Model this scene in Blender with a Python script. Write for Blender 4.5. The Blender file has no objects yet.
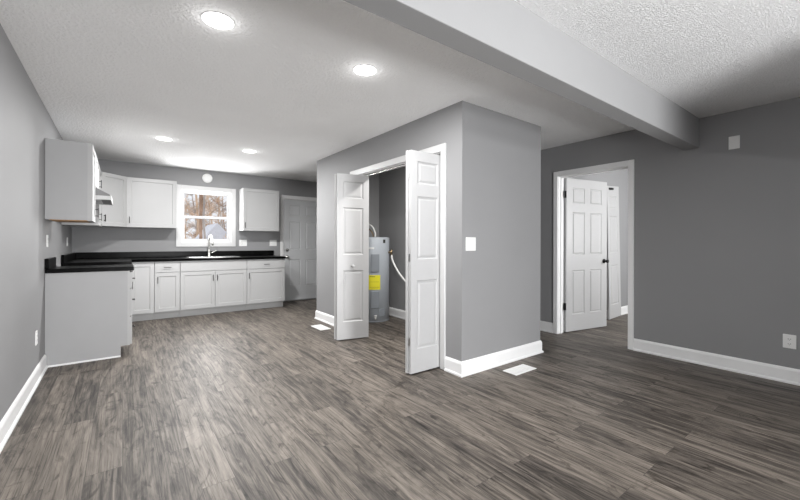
import bpy, bmesh, math, random
from math import sin, cos, pi, radians
from mathutils import Matrix, Vector

C = bpy.context.scene.collection
SC = bpy.context.scene

# ------------------------------------------------------------------ camera
cam_data = bpy.data.cameras.new('camera')
cam = bpy.data.objects.new('camera', cam_data)
C.objects.link(cam)
SC.camera = cam
cam_data.sensor_width = 36.0
cam_data.lens = 370.44 / 800 * 36.0
cam_data.shift_y = -7.6 / 800
cam_data.clip_start = 0.02
cam.matrix_world = (Matrix.Translation((0, 0, 1.185)) @ Matrix.Rotation(-radians(36.778), 4, 'Z')
                    @ Matrix.Rotation(radians(90), 4, 'X') @ Matrix.Rotation(0.003, 4, 'Z'))

# ------------------------------------------------------------------ world, exposure, large lights
SC.view_settings.view_transform = 'Standard'
SC.view_settings.look = 'None'
SC.view_settings.gamma = 1.0
SC.view_settings.use_curve_mapping = False
SC.view_settings.exposure = 0.0

world = bpy.data.worlds.new('overcast_sky')
SC.world = world
world.use_nodes = True
bg = world.node_tree.nodes['Background']
bg.inputs['Color'].default_value = (0.93, 0.95, 1.0, 1)
bg.inputs['Strength'].default_value = 1.0

def area_light(name, loc, rot, sx, sy, power, color=(1, 1, 1), spread=180):
    d = bpy.data.lights.new(name, 'AREA')
    d.shape = 'RECTANGLE'
    d.size, d.size_y = sx, sy
    d.energy = power
    d.color = color
    d.spread = radians(spread)
    o = bpy.data.objects.new(name, d)
    C.objects.link(o)
    o.location = loc
    o.rotation_euler = rot
    return o

DOWNLIGHT_W = 27.0
# unseen fill light added behind the camera, tilted up to lift the ceilings
area_light('fill_living', (1.35, -2.84, 0.75), (radians(116), 0, 0), 0.66, 1.1, 220.0, (0.985, 0.99, 1.0))
# second added fill above it, aimed level at the beam and closet front
area_light('fill_upper', (1.35, -2.84, 1.92), (radians(90), 0, radians(8)), 0.66, 0.40, 60.0, (0.985, 0.99, 1.0))
# unseen fill added to brighten the right-hand floor and ceiling
area_light('fill_side', (4.50, -1.6, 1.45), (radians(95), 0, radians(90)), 1.1, 1.1, 30.0, (0.985, 0.99, 1.0))
area_light('fill_closet', (2.95, 3.3, 2.40), (0, 0, 0), 0.10, 0.10, 36.0, (1.0, 0.98, 0.95))  # unseen lamp added to lift the dark closet interior
area_light('fill_bedroom', (6.1, 0.06, 1.5), (radians(90), 0, 0), 1.2, 1.1, 80.0)  # unseen lamp added to light the room beyond the doorway
# daylight that the kitchen window lets in
area_light('daylight_kitchen', (1.19, 7.345, 1.62), (radians(-94), 0, 0), 0.66, 0.78, 33.0)

# ------------------------------------------------------------------ materials
def new_mat(name):
    m = bpy.data.materials.new(name)
    m.use_nodes = True
    return m, m.node_tree.nodes, m.node_tree.links, m.node_tree.nodes['Principled BSDF']

def plain(name, col, rough=0.5, metal=0.0, vary=0.04, scale=6.0, bump=0.0, bscale=200.0, spec=0.5, coat=0.0):
    m, N, L, B = new_mat(name)
    tc = N.new('ShaderNodeTexCoord')
    nz = N.new('ShaderNodeTexNoise'); nz.inputs['Scale'].default_value = scale; nz.inputs['Detail'].default_value = 4
    L.new(tc.outputs['Object'], nz.inputs['Vector'])
    r = N.new('ShaderNodeValToRGB')
    r.color_ramp.elements[0].position = 0.3; r.color_ramp.elements[1].position = 0.7
    r.color_ramp.elements[0].color = tuple(c * (1 - vary) for c in col) + (1,)
    r.color_ramp.elements[1].color = tuple(min(1, c * (1 + vary)) for c in col) + (1,)
    L.new(nz.outputs['Fac'], r.inputs['Fac'])
    L.new(r.outputs['Color'], B.inputs['Base Color'])
    B.inputs['Roughness'].default_value = rough
    B.inputs['Metallic'].default_value = metal
    B.inputs['Specular IOR Level'].default_value = spec
    B.inputs['Coat Weight'].default_value = coat
    if bump:
        n2 = N.new('ShaderNodeTexNoise'); n2.inputs['Scale'].default_value = bscale; n2.inputs['Detail'].default_value = 3
        L.new(tc.outputs['Object'], n2.inputs['Vector'])
        b = N.new('ShaderNodeBump'); b.inputs['Strength'].default_value = bump; b.inputs['Distance'].default_value = 0.01
        L.new(n2.outputs['Fac'], b.inputs['Height'])
        L.new(b.outputs['Normal'], B.inputs['Normal'])
    return m

def floor_material(k_=1.0):
    m, N, L, B = new_mat('vinyl_planks')
    tc = N.new('ShaderNodeTexCoord')
    sep = N.new('ShaderNodeSeparateXYZ'); L.new(tc.outputs['Object'], sep.inputs[0])
    swap = N.new('ShaderNodeCombineXYZ')
    L.new(sep.outputs['Y'], swap.inputs['X']); L.new(sep.outputs['X'], swap.inputs['Y'])
    br = N.new('ShaderNodeTexBrick')
    br.offset = 0.37; br.offset_frequency = 2; br.squash = 1.0
    br.inputs['Color1'].default_value = (0, 0, 0, 1); br.inputs['Color2'].default_value = (1, 1, 1, 1)
    br.inputs['Mortar'].default_value = (0.5, 0.5, 0.5, 1)
    br.inputs['Scale'].default_value = 1.0
    br.inputs['Mortar Size'].default_value = 0.0012
    br.inputs['Mortar Smooth'].default_value = 0.3
    br.inputs['Brick Width'].default_value = 1.22
    br.inputs['Row Height'].default_value = 0.152
    L.new(swap.outputs[0], br.inputs['Vector'])
    # every plank samples its own piece of grain
    def mth(op, a, b=None, c=None):
        n = N.new('ShaderNodeMath'); n.operation = op
        for i, v in enumerate((a, b, c)):
            if v is None: continue
            if isinstance(v, (int, float)): n.inputs[i].default_value = v
            else: L.new(v, n.inputs[i])
        return n.outputs[0]
    pid = N.new('ShaderNodeSeparateColor'); L.new(br.outputs['Color'], pid.inputs[0])
    pid = pid.outputs[0]
    off = mth('MULTIPLY', pid, 17.3)
    def grain(sx, sy, detail, rough, dist):
        cb = N.new('ShaderNodeCombineXYZ')
        L.new(mth('MULTIPLY_ADD', sep.outputs['X'], sx, off), cb.inputs['X'])
        L.new(mth('MULTIPLY_ADD', sep.outputs['Y'], sy, off), cb.inputs['Y'])
        L.new(off, cb.inputs['Z'])
        n = N.new('ShaderNodeTexNoise')
        n.inputs['Scale'].default_value = 1.0; n.inputs['Detail'].default_value = detail
        n.inputs['Roughness'].default_value = rough; n.inputs['Distortion'].default_value = dist
        L.new(cb.outputs[0], n.inputs['Vector'])
        return n.outputs['Fac']
    fine = grain(75, 2.4, 6, 0.7, 0.6)
    broad = grain(9.5, 1.15, 8, 0.66, 2.4)
    knots = grain(6.5, 2.6, 4, 0.6, 3.0)
    v = mth('ADD', mth('MULTIPLY', broad, 0.62), mth('MULTIPLY', fine, 0.38))
    v = mth('ADD', v, mth('MULTIPLY', mth('SUBTRACT', pid, 0.5), 0.10))
    r = N.new('ShaderNodeValToRGB')
    e = r.color_ramp.elements
    e[0].position = 0.34; e[0].color = (0.024 * k_, 0.019 * k_, 0.016 * k_, 1)
    e[1].position = 0.70; e[1].color = (0.372 * k_, 0.324 * k_, 0.274 * k_, 1)
    k = e.new(0.43); k.color = (0.092 * k_, 0.078 * k_, 0.066 * k_, 1)
    k = e.new(0.53); k.color = (0.204 * k_, 0.175 * k_, 0.147 * k_, 1)
    L.new(v, r.inputs['Fac'])
    kr = N.new('ShaderNodeValToRGB')
    kr.color_ramp.elements[0].position = 0.30; kr.color_ramp.elements[0].color = (0.22, 0.19, 0.165, 1)
    kr.color_ramp.elements[1].position = 0.43; kr.color_ramp.elements[1].color = (1, 1, 1, 1)
    L.new(knots, kr.inputs['Fac'])
    mx = N.new('ShaderNodeMix'); mx.data_type = 'RGBA'; mx.blend_type = 'MULTIPLY'; mx.inputs[0].default_value = 0.85
    L.new(r.outputs['Color'], mx.inputs[6]); L.new(kr.outputs['Color'], mx.inputs[7])
    streak = grain(120, 1.6, 4, 0.6, 0.8)
    sr = N.new('ShaderNodeValToRGB')
    sr.color_ramp.elements[0].position = 0.36; sr.color_ramp.elements[0].color = (0.40, 0.37, 0.34, 1)
    sr.color_ramp.elements[1].position = 0.46; sr.color_ramp.elements[1].color = (1, 1, 1, 1)
    L.new(streak, sr.inputs['Fac'])
    mx2 = N.new('ShaderNodeMix'); mx2.data_type = 'RGBA'; mx2.blend_type = 'MULTIPLY'; mx2.inputs[0].default_value = 0.95
    L.new(mx.outputs[2], mx2.inputs[6]); L.new(sr.outputs['Color'], mx2.inputs[7])
    jt = N.new('ShaderNodeMix'); jt.data_type = 'RGBA'
    L.new(br.outputs['Fac'], jt.inputs[0]); L.new(mx2.outputs[2], jt.inputs[6]); jt.inputs[7].default_value = (0.045, 0.038, 0.034, 1)
    L.new(jt.outputs[2], B.inputs['Base Color'])
    rr = N.new('ShaderNodeMapRange'); rr.inputs[1].default_value = 0.3; rr.inputs[2].default_value = 0.7
    rr.inputs[3].default_value = 0.58; rr.inputs[4].default_value = 0.46
    L.new(v, rr.inputs[0]); L.new(rr.outputs[0], B.inputs['Roughness'])
    B.inputs['Specular IOR Level'].default_value = 0.45
    bp = N.new('ShaderNodeBump'); bp.inputs['Strength'].default_value = 0.18; bp.inputs['Distance'].default_value = 0.002
    L.new(mth('SUBTRACT', v, mth('MULTIPLY', br.outputs['Fac'], 0.6)), bp.inputs['Height'])
    L.new(bp.outputs['Normal'], B.inputs['Normal'])
    return m

def ceiling_material(name, col, scale, strength):
    m, N, L, B = new_mat(name)
    tc = N.new('ShaderNodeTexCoord')
    n1 = N.new('ShaderNodeTexNoise'); n1.inputs['Scale'].default_value = scale; n1.inputs['Detail'].default_value = 4
    n1.inputs['Distortion'].default_value = 0.6
    n2 = N.new('ShaderNodeTexNoise'); n2.inputs['Scale'].default_value = 1.3; n2.inputs['Detail'].default_value = 3
    L.new(tc.outputs['Object'], n1.inputs['Vector']); L.new(tc.outputs['Object'], n2.inputs['Vector'])
    r = N.new('ShaderNodeValToRGB')
    r.color_ramp.elements[0].position = 0.35; r.color_ramp.elements[1].position = 0.65
    r.color_ramp.elements[0].color = tuple(c * 0.965 for c in col) + (1,)
    r.color_ramp.elements[1].color = tuple(c for c in col) + (1,)
    L.new(n2.outputs['Fac'], r.inputs['Fac']); L.new(r.outputs['Color'], B.inputs['Base Color'])
    st = N.new('ShaderNodeValToRGB')
    st.color_ramp.elements[0].position = 0.42; st.color_ramp.elements[1].position = 0.62
    L.new(n1.outputs['Fac'], st.inputs['Fac'])
    b = N.new('ShaderNodeBump'); b.inputs['Strength'].default_value = strength; b.inputs['Distance'].default_value = 0.012
    L.new(st.outputs['Color'], b.inputs['Height']); L.new(b.outputs['Normal'], B.inputs['Normal'])
    B.inputs['Roughness'].default_value = 0.9; B.inputs['Specular IOR Level'].default_value = 0.2
    return m

def counter_material():
    m, N, L, B = new_mat('dark_laminate')
    tc = N.new('ShaderNodeTexCoord')
    n1 = N.new('ShaderNodeTexNoise'); n1.inputs['Scale'].default_value = 9; n1.inputs['Detail'].default_value = 8
    n1.inputs['Roughness'].default_value = 0.7; n1.inputs['Distortion'].default_value = 0.8
    L.new(tc.outputs['Object'], n1.inputs['Vector'])
    r = N.new('ShaderNodeValToRGB')
    r.color_ramp.elements[0].position = 0.45; r.color_ramp.elements[0].color = (0.0015, 0.0015, 0.0015, 1)
    r.color_ramp.elements[1].position = 0.72; r.color_ramp.elements[1].color = (0.007, 0.007, 0.007, 1)
    L.new(n1.outputs['Fac'], r.inputs['Fac']); L.new(r.outputs['Color'], B.inputs['Base Color'])
    B.inputs['Roughness'].default_value = 0.28
    B.inputs['Specular IOR Level'].default_value = 0.07
    return m

def glass_material():
    m, N, L, B = new_mat('window_glass')
    out = N['Material Output']
    tr = N.new('ShaderNodeBsdfTransparent'); gl = N.new('ShaderNodeBsdfGlossy'); gl.inputs['Roughness'].default_value = 0.01
    fr = N.new('ShaderNodeFresnel'); fr.inputs['IOR'].default_value = 1.25
    mx = N.new('ShaderNodeMixShader')
    L.new(fr.outputs[0], mx.inputs[0]); L.new(tr.outputs[0], mx.inputs[1]); L.new(gl.outputs[0], mx.inputs[2])
    L.new(mx.outputs[0], out.inputs['Surface'])
    N.remove(B)
    return m

def emit_material(name, col, strength):
    m, N, L, B = new_mat(name)
    B.inputs['Base Color'].default_value = col + (1,)
    B.inputs['Emission Color'].default_value = col + (1,)
    B.inputs['Emission Strength'].default_value = strength
    return m

WALL = plain('grey_wall_paint', (0.285, 0.285, 0.289), 0.62, vary=0.02, scale=1.5, bump=0.05, bscale=120, spec=0.3)
FLOOR = floor_material(0.73)
CEIL_K = ceiling_material('kitchen_ceiling_texture', (0.92, 0.92, 0.92), 45, 0.38)
CEIL_L = ceiling_material('living_ceiling_texture', (0.90, 0.90, 0.90), 120, 0.75)
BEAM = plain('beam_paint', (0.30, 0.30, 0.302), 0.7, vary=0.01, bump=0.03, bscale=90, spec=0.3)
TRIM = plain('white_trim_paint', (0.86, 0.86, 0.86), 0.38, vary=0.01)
TRIMC = plain('white_trim_toned_down', (0.60, 0.60, 0.60), 0.38, vary=0.01)  # same white trim, its colour darkened where light falls too strongly
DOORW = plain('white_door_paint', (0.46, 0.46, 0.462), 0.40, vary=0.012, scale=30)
DOORG = plain('white_door_shaded', (0.62, 0.63, 0.64), 0.45, vary=0.012)  # white door with its shade put into the colour
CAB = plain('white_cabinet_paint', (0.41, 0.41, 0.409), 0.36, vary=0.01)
CABSIDE = plain('cabinet_side_shaded', (0.36, 0.36, 0.364), 0.45, vary=0.012)  # cabinet white greyed for end panels, shade put into the colour
RAWWOOD = plain('raw_plywood', (0.42, 0.24, 0.11), 0.7, vary=0.15, scale=18)
COUNTER = counter_material()
PULL = plain('dark_pull_metal', (0.045, 0.042, 0.040), 0.35, metal=0.8)
NICKEL = plain('satin_nickel', (0.52, 0.51, 0.49), 0.28, metal=1.0)
STEEL = plain('brushed_steel', (0.42, 0.42, 0.42), 0.3, metal=1.0)
HOODM = plain('hood_grey_enamel', (0.17, 0.17, 0.17), 0.45)
HOODL = plain('hood_lip_enamel', (0.52, 0.52, 0.52), 0.4)
BLACKM = plain('black_hardware', (0.012, 0.012, 0.013), 0.35, metal=0.4)
PLATE = plain('white_plate_plastic', (0.84, 0.84, 0.83), 0.35, vary=0.005)
SLOT = plain('dark_slot', (0.03, 0.03, 0.03), 0.6)
TANK = plain('grey_tank_enamel', (0.40, 0.43, 0.465), 0.38, vary=0.03)
TANKP = plain('darker_tank_panel', (0.25, 0.27, 0.295), 0.42, vary=0.03)
YELLOW = plain('yellow_label_paper', (0.80, 0.73, 0.03), 0.6, vary=0.02)
INK = plain('black_ink', (0.03, 0.03, 0.025), 0.6)
BRASS = plain('aged_brass', (0.30, 0.22, 0.13), 0.4, metal=1.0)
PIPEW = plain('white_plastic_pipe', (0.80, 0.80, 0.78), 0.4)
COPPER = plain('copper_pipe', (0.50, 0.27, 0.16), 0.35, metal=1.0)
DARK = plain('dark_gap', (0.02, 0.02, 0.02), 0.8)
LENS = emit_material('downlight_lens', (1.0, 0.99, 0.97), 9.0)
GLASS = glass_material()
BARK = plain('brown_bark', (0.46, 0.30, 0.21), 0.9, vary=0.35, scale=3.0)
BARKG = plain('grey_bark', (0.52, 0.47, 0.44), 0.9, vary=0.3, scale=3.0)
TAN = plain('tan_twigs', (0.74, 0.55, 0.40), 0.9, vary=0.25, scale=3.0)
GROUND = plain('leaf_litter_and_frost', (0.66, 0.60, 0.55), 0.95, vary=0.4, scale=0.9)
SIDING = plain('pale_siding', (0.72, 0.74, 0.82), 0.7, vary=0.03)
ROOFM = plain('frosted_roof', (0.80, 0.82, 0.88), 0.8, vary=0.05)

# ------------------------------------------------------------------ mesh helpers
def box(bm, x0, x1, y0, y1, z0, z1):
    vs = [bm.verts.new((x, y, z)) for z in (z0, z1) for y in (y0, y1) for x in (x0, x1)]
    for f in ((0, 2, 3, 1), (4, 5, 7, 6), (0, 1, 5, 4), (2, 6, 7, 3), (0, 4, 6, 2), (1, 3, 7, 5)):
        bm.faces.new([vs[i] for i in f])

def prism(bm, poly, z0, z1):
    n = len(poly)
    a = [bm.verts.new((p[0], p[1], z0)) for p in poly]
    b = [bm.verts.new((p[0], p[1], z1)) for p in poly]
    bm.faces.new(a[::-1]); bm.faces.new(b)
    for i in range(n):
        j = (i + 1) % n
        bm.faces.new((a[i], a[j], b[j], b[i]))

def prism_x(bm, poly, x0, x1):
    """poly in (y, z), extruded along x"""
    a = [bm.verts.new((x0, p[0], p[1])) for p in poly]
    b = [bm.verts.new((x1, p[0], p[1])) for p in poly]
    bm.faces.new(a); bm.faces.new(b[::-1])
    n = len(poly)
    for i in range(n):
        j = (i + 1) % n
        bm.faces.new((a[j], a[i], b[i], b[j]))

def lathe(bm, prof, M=None, seg=24):
    """prof = [(r, h)] around +Z, then transformed by M"""
    M = M or Matrix.Identity(4)
    rings = []
    for r, h in prof:
        if r < 1e-6:
            rings.append([bm.verts.new(M @ Vector((0, 0, h)))])
        else:
            rings.append([bm.verts.new(M @ Vector((r * cos(2 * pi * i / seg), r * sin(2 * pi * i / seg), h))) for i in range(seg)])
    for a, b in zip(rings, rings[1:]):
        for i in range(seg):
            j = (i + 1) % seg
            if len(a) == 1 and len(b) == 1: continue
            if len(a) == 1: f = bm.faces.new((a[0], b[j], b[i]))
            elif len(b) == 1: f = bm.faces.new((a[i], a[j], b[0]))
            else: f = bm.faces.new((a[i], a[j], b[j], b[i]))
            f.smooth = True
    bmesh.ops.recalc_face_normals(bm, faces=bm.faces)

def tube(bm, pts, r, seg=10, r1=None):
    pts = [Vector(p) for p in pts]
    n = len(pts)
    rings = []
    up = Vector((0, 0, 1))
    prev = None
    for k, p in enumerate(pts):
        t = (pts[min(k + 1, n - 1)] - pts[max(k - 1, 0)]).normalized()
        if prev is None:
            ref = up if abs(t.dot(up)) < 0.9 else Vector((1, 0, 0))
            u = t.cross(ref).normalized()
        else:
            u = (prev - t * prev.dot(t)).normalized()
        prev = u
        w = t.cross(u)
        rad = r if r1 is None else r + (r1 - r) * k / (n - 1)
        rings.append([bm.verts.new(p + (u * cos(2 * pi * i / seg) + w * sin(2 * pi * i / seg)) * rad) for i in range(seg)])
    for a, b in zip(rings, rings[1:]):
        for i in range(seg):
            j = (i + 1) % seg
            f = bm.faces.new((a[i], b[i], b[j], a[j])); f.smooth = True
    bm.faces.new(rings[0]); bm.faces.new(rings[-1][::-1])

def curve_pts(ctrl, n=8):
    """Catmull-Rom through control points"""
    P = [Vector(c) for c in ctrl]
    P = [P[0] * 2 - P[1]] + P + [P[-1] * 2 - P[-2]]
    out = []
    for i in range(1, len(P) - 2):
        for k in range(n):
            t = k / n
            a, b, c, d = P[i - 1:i + 3]
            out.append(0.5 * ((2 * b) + (c - a) * t + (2 * a - 5 * b + 4 * c - d) * t * t + (3 * b - a - 3 * c + d) * t ** 3))
    out.append(P[-2])
    return out

RAISED = [(0, 0), (0.006, 0.006), (0.014, 0.0085), (0.020, 0.0085), (0.045, 0.003)]
RAISED_N = [(0, 0), (0.006, 0.006), (0.012, 0.0085), (0.017, 0.0085), (0.036, 0.003)]
SHAKER = [(0, 0), (0.003, 0.009)]
MOULD = [(0, 0), (0.005, 0.005), (0.014, 0.008), (0.024, 0.002), (0.030, 0.0)]

def panel_slab(w, h, t, panels, rings=SHAKER, both=True):
    """door slab: x 0..w, z 0..h, front at y=0 looking to -Y, back at y=t, with sunk or raised panels"""
    bm = bmesh.new()
    xs = sorted({0, w} | {p[0] for p in panels} | {p[1] for p in panels})
    zs = sorted({0, h} | {p[2] for p in panels} | {p[3] for p in panels})
    def face(side):
        y0, s = (0.0, 1.0) if side == 0 else (t, -1.0)
        def quad(vs):
            f = bm.faces.new([bm.verts.new(v) for v in (vs if side == 0 else vs[::-1])])
        for i in range(len(xs) - 1):
            for j in range(len(zs) - 1):
                a, b, c, d = xs[i], xs[i + 1], zs[j], zs[j + 1]
                inp = any(p[0] <= a + 1e-6 and b <= p[1] + 1e-6 and p[2] <= c + 1e-6 and d <= p[3] + 1e-6 for p in panels)
                if not inp:
                    quad([(a, y0, c), (b, y0, c), (b, y0, d), (a, y0, d)])
        for p in panels:
            rr = [[(p[0] + q, y0 + s * e, p[2] + q), (p[1] - q, y0 + s * e, p[2] + q), (p[1] - q, y0 + s * e, p[3] - q), (p[0] + q, y0 + s * e, p[3] - q)] for q, e in rings]
            for A, B_ in zip(rr, rr[1:]):
                for k in range(4):
                    l = (k + 1) % 4
                    quad([A[k], A[l], B_[l], B_[k]])
            quad(rr[-1])
    face(0)
    if both: face(1)
    else:
        vs = [bm.verts.new(v) for v in ((0, t, 0), (0, t, h), (w, t, h), (w, t, 0))]
        bm.faces.new(vs)
    for (a, b) in zip(xs, xs[1:]):
        bm.faces.new([bm.verts.new(v) for v in ((a, 0, 0), (a, t, 0), (b, t, 0), (b, 0, 0))])
        bm.faces.new([bm.verts.new(v) for v in ((a, 0, h), (b, 0, h), (b, t, h), (a, t, h))])
    for (c, d) in zip(zs, zs[1:]):
        bm.faces.new([bm.verts.new(v) for v in ((0, 0, c), (0, 0, d), (0, t, d), (0, t, c))])
        bm.faces.new([bm.verts.new(v) for v in ((w, 0, c), (w, t, c), (w, t, d), (w, 0, d))])
    bmesh.ops.remove_doubles(bm, verts=bm.verts, dist=1e-5)
    return bm

def obj(name, bm, mat, parent=None, loc=(0, 0, 0), rot=(0, 0, 0), bev=0.0):
    me = bpy.data.meshes.new(name)
    bm.to_mesh(me); bm.free()
    for m in (mat if isinstance(mat, (list, tuple)) else [mat]):
        me.materials.append(m)
    o = bpy.data.objects.new(name, me)
    C.objects.link(o)
    o.parent = parent
    o.location = loc
    o.rotation_euler = rot
    if bev:
        b = o.modifiers.new('bevel', 'BEVEL'); b.width = bev; b.segments = 2; b.limit_method = 'ANGLE'; b.angle_limit = radians(40)
    return o

def boxes(name, mat, parent, bs, bev=0.0, loc=(0, 0, 0), rot=(0, 0, 0)):
    bm = bmesh.new()
    for b in bs: box(bm, *b)
    return obj(name, bm, mat, parent, loc, rot, bev)

def tag(o, label=None, cat=None, group=None, kind=None):
    if label: o['label'] = label
    if cat: o['category'] = cat
    if group: o['group'] = group
    if kind: o['kind'] = kind
    return o

def thing(name, label, cat, loc=(0, 0, 0), rotz=0.0, group=None, kind=None):
    o = bpy.data.objects.new(name, None)
    C.objects.link(o)
    o.empty_display_size = 0.1
    o.location = loc
    o.rotation_euler = (0, 0, rotz)
    return tag(o, label, cat, group, kind)

def struct(o, label, cat):
    return tag(o, label, cat, None, 'structure')

def dup(root, label, group=None):
    """copy of a thing with copies of its parts and sub-parts"""
    r = root.copy(); C.objects.link(r); r['label'] = label
    if group: r['group'] = group
    for ch in list(root.children):
        c = ch.copy(); C.objects.link(c); c.parent = r
        for g in list(ch.children):
            d = g.copy(); C.objects.link(d); d.parent = c
    return r

# ------------------------------------------------------------------ the room
H = 2.445          # kitchen ceiling
HL = 2.415         # living room ceiling
YF, YB = -2.95, 7.285
XR = 4.541
def XL(y): return -0.544 - 0.009 * y

bm = bmesh.new(); box(bm, -0.8, 7.7, YF - 0.1, YB + 0.02, -0.08, 0.0)
struct(obj('floor', bm, FLOOR), 'grey-brown wood-look plank floor running through every room', 'floor')

bm = bmesh.new(); prism(bm, [(-0.8, 1.29), (4.661, 1.29), (4.661, 7.42), (-0.8, 7.42)], H, H + 0.1)
struct(obj('ceiling_kitchen', bm, CEIL_K), 'textured white kitchen ceiling with four recessed lights', 'ceiling')
bm = bmesh.new(); box(bm, -0.8, 4.661, YF - 0.1, 1.16, HL, HL + 0.1)
ceiling_living = struct(obj('ceiling_living', bm, CEIL_L), 'rough stippled white ceiling in front of the beam', 'ceiling')
bm = bmesh.new()
for r in (.03, .06, .09, .12): lathe(bm, [(r - .006, 0), (r, -.004), (r + .006, 0)], None, 32)
obj('plaster_swirl', bm, CEIL_L, ceiling_living, (4.00, .45, HL))
bm = bmesh.new(); box(bm, 4.661, 7.7, -0.1, 2.82, 2.44, 2.54)
struct(obj('ceiling_bedroom', bm, CEIL_K), 'ceiling of the room beyond the open doorway', 'ceiling')

bm = bmesh.new(); box(bm, -0.62, XR, 1.16, 1.29, 2.125, 2.54)
struct(obj('ceiling_beam', bm, BEAM, bev=0.004), 'boxed white ceiling beam crossing the room to the right wall', 'beam')

bm = bmesh.new()
prism(bm, [(XL(YF - 0.1) - 0.12, YF - 0.1), (XL(YF - 0.1), YF - 0.1), (XL(YB + 0.13), YB + 0.13), (XL(YB + 0.13) - 0.12, YB + 0.13)], 0, H)
struct(obj('wall_left', bm, WALL), 'long grey painted wall on the side of the range hood', 'wall')

# kitchen end wall with the window and the outside door
WX0, WX1, WZ0, WZ1 = 0.785, 1.590, 1.170, 2.085
DX0, DX1, DZ = 2.535, 3.395, 2.062
Y0, Y1 = YB, YB + 0.13
bs = [(-0.62, WX0, Y0, Y1, 0, H), (WX0, WX1, Y0, Y1, 0, WZ0), (WX0, WX1, Y0, Y1, WZ1, H), (WX1, DX0, Y0, Y1, 0, H),
      (DX0, DX1, Y0, Y1, DZ, H), (DX1, 4.661, Y0, Y1, 0, H)]
struct(boxes('wall_back', WALL, None, bs), 'grey kitchen end wall around the window and the outside door', 'wall')

# right wall with the doorway to the bedroom
RY0, RY1, RZ = 1.780, 2.645, 2.060
bs = [(XR, XR + 0.12, YF, -2.2, 0, HL + 0.03), (XR, XR + 0.12, -2.2, -1.0, 0, 0.88), (XR, XR + 0.12, -2.2, -1.0, 2.03, HL + 0.03), (XR, XR + 0.12, -1.0, RY0, 0, HL + 0.03), (XR, XR + 0.12, RY0, RY1, RZ, HL + 0.03), (XR, XR + 0.12, RY1, YB, 0, HL + 0.03)]
struct(boxes('wall_right', WALL, None, bs), 'dark grey wall with the open doorway', 'wall')

# wall behind the camera with an opening added for the fill lights
bs = [(-0.5, 1.0, YF - 0.1, YF, 0, HL), (1.0, 1.7, YF - 0.1, YF, 2.15, HL), (1.7, 4.661, YF - 0.1, YF, 0, HL)]
struct(boxes('wall_front', WALL, None, bs), 'grey living room wall facing the kitchen', 'wall')

# unseen wall added behind the camera to shadow the beam's right end
struct(boxes('wall_light_blocker', WALL, None, [(2.53, 2.63, YF, -0.90, 0, HL)]), 'grey stub wall added out of view to block light', 'wall')

# closet
CX, CY = 2.406, 2.302
CX2, CY2 = 3.621, 5.376
CO0, CO1, COZ = 2.560, 4.245, 2.045
bs = [(CX, CX2, CY, CY + 0.11, 0, H)]
struct(boxes('wall_closet_front', WALL, None, bs), 'narrow grey closet wall carrying the light switch', 'wall')
bs = [(CX, CX + 0.11, CY + 0.11, CO0, 0, H), (CX, CX + 0.11, CO0, CO1, COZ, H), (CX, CX + 0.11, CO1, CY2 - 0.11, 0, H)]
struct(boxes('wall_closet_side', WALL, None, bs), 'grey closet wall with the folding door opening', 'wall')
bs = [(CX, CX2, CY2 - 0.11, CY2, 0, H)]
struct(boxes('wall_closet_back', WALL, None, bs), 'closet end wall behind the water heater towards the kitchen', 'wall')
bs = [(3.49, CX2, CY + 0.11, CY2 - 0.11, 0, H)]
struct(boxes('wall_closet_right', WALL, None, bs), 'dark grey wall at the back of the water heater closet', 'wall')

struct(boxes('wall_passage_blocker', WALL, None, [(CX2, XR, 4.10, 4.20, 0, H)]), 'grey wall added out of view to darken the passage beside the closet', 'wall')  # added out of view to cut the light reaching the passage

# bedroom shell
struct(boxes('wall_bedroom_back', WALL, None, [(4.661, 7.6, 2.72, 2.82, 0, 2.44)]), 'grey bedroom wall behind the leaning door leaf', 'wall')
struct(boxes('wall_bedroom_right', WALL, None, [(7.6, 7.7, -0.1, 2.82, 0, 2.44)]), 'far grey bedroom wall', 'wall')
struct(boxes('wall_bedroom_front', WALL, None, [(4.661, 5.5, -0.1, 0.0, 0, 2.44), (6.7, 7.6, -0.1, 0.0, 0, 2.44), (5.5, 6.7, -0.1, 0.0, 0, 0.95), (5.5, 6.7, -0.1, 0.0, 2.05, 2.44)]),
       'grey bedroom wall with an opening added for light', 'wall')  # opening added to go with the bedroom fill light

# ------------------------------------------------------------------ baseboards (mitred sweeps)
PROFILE = [(0, 0), (0.026, 0), (0.026, 0.012), (0.020, 0.020), (0.015, 0.022), (0.015, 0.108), (0.010, 0.122), (0.004, 0.130), (0, 0.130)]
def baseboard(name, pts, label, prof=PROFILE):
    """pts run so that the room lies to the RIGHT of the direction of travel"""
    P = [Vector(p) for p in pts]
    nrm = []
    for a, b in zip(P, P[1:]):
        d = (b - a).normalized(); nrm.append(Vector((d.y, -d.x)))
    offs = []
    for i in range(len(P)):
        if i == 0: offs.append(nrm[0])
        elif i == len(P) - 1: offs.append(nrm[-1])
        else:
            a, b = nrm[i - 1], nrm[i]
            offs.append((a + b) / (1 + a.dot(b)))
    bm = bmesh.new()
    rows = [[bm.verts.new((p.x + o.x * (d - 0.001), p.y + o.y * (d - 0.001), z)) for d, z in prof] for p, o in zip(P, offs)]
    n = len(prof)
    for a, b in zip(rows, rows[1:]):
        for i in range(n):
            j = (i + 1) % n
            bm.faces.new((a[i], a[j], b[j], b[i]))
    bm.faces.new(rows[0][::-1]); bm.faces.new(rows[-1])
    bmesh.ops.recalc_face_normals(bm, faces=bm.faces)
    return struct(obj(name, bm, TRIM), label, 'baseboard')

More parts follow.
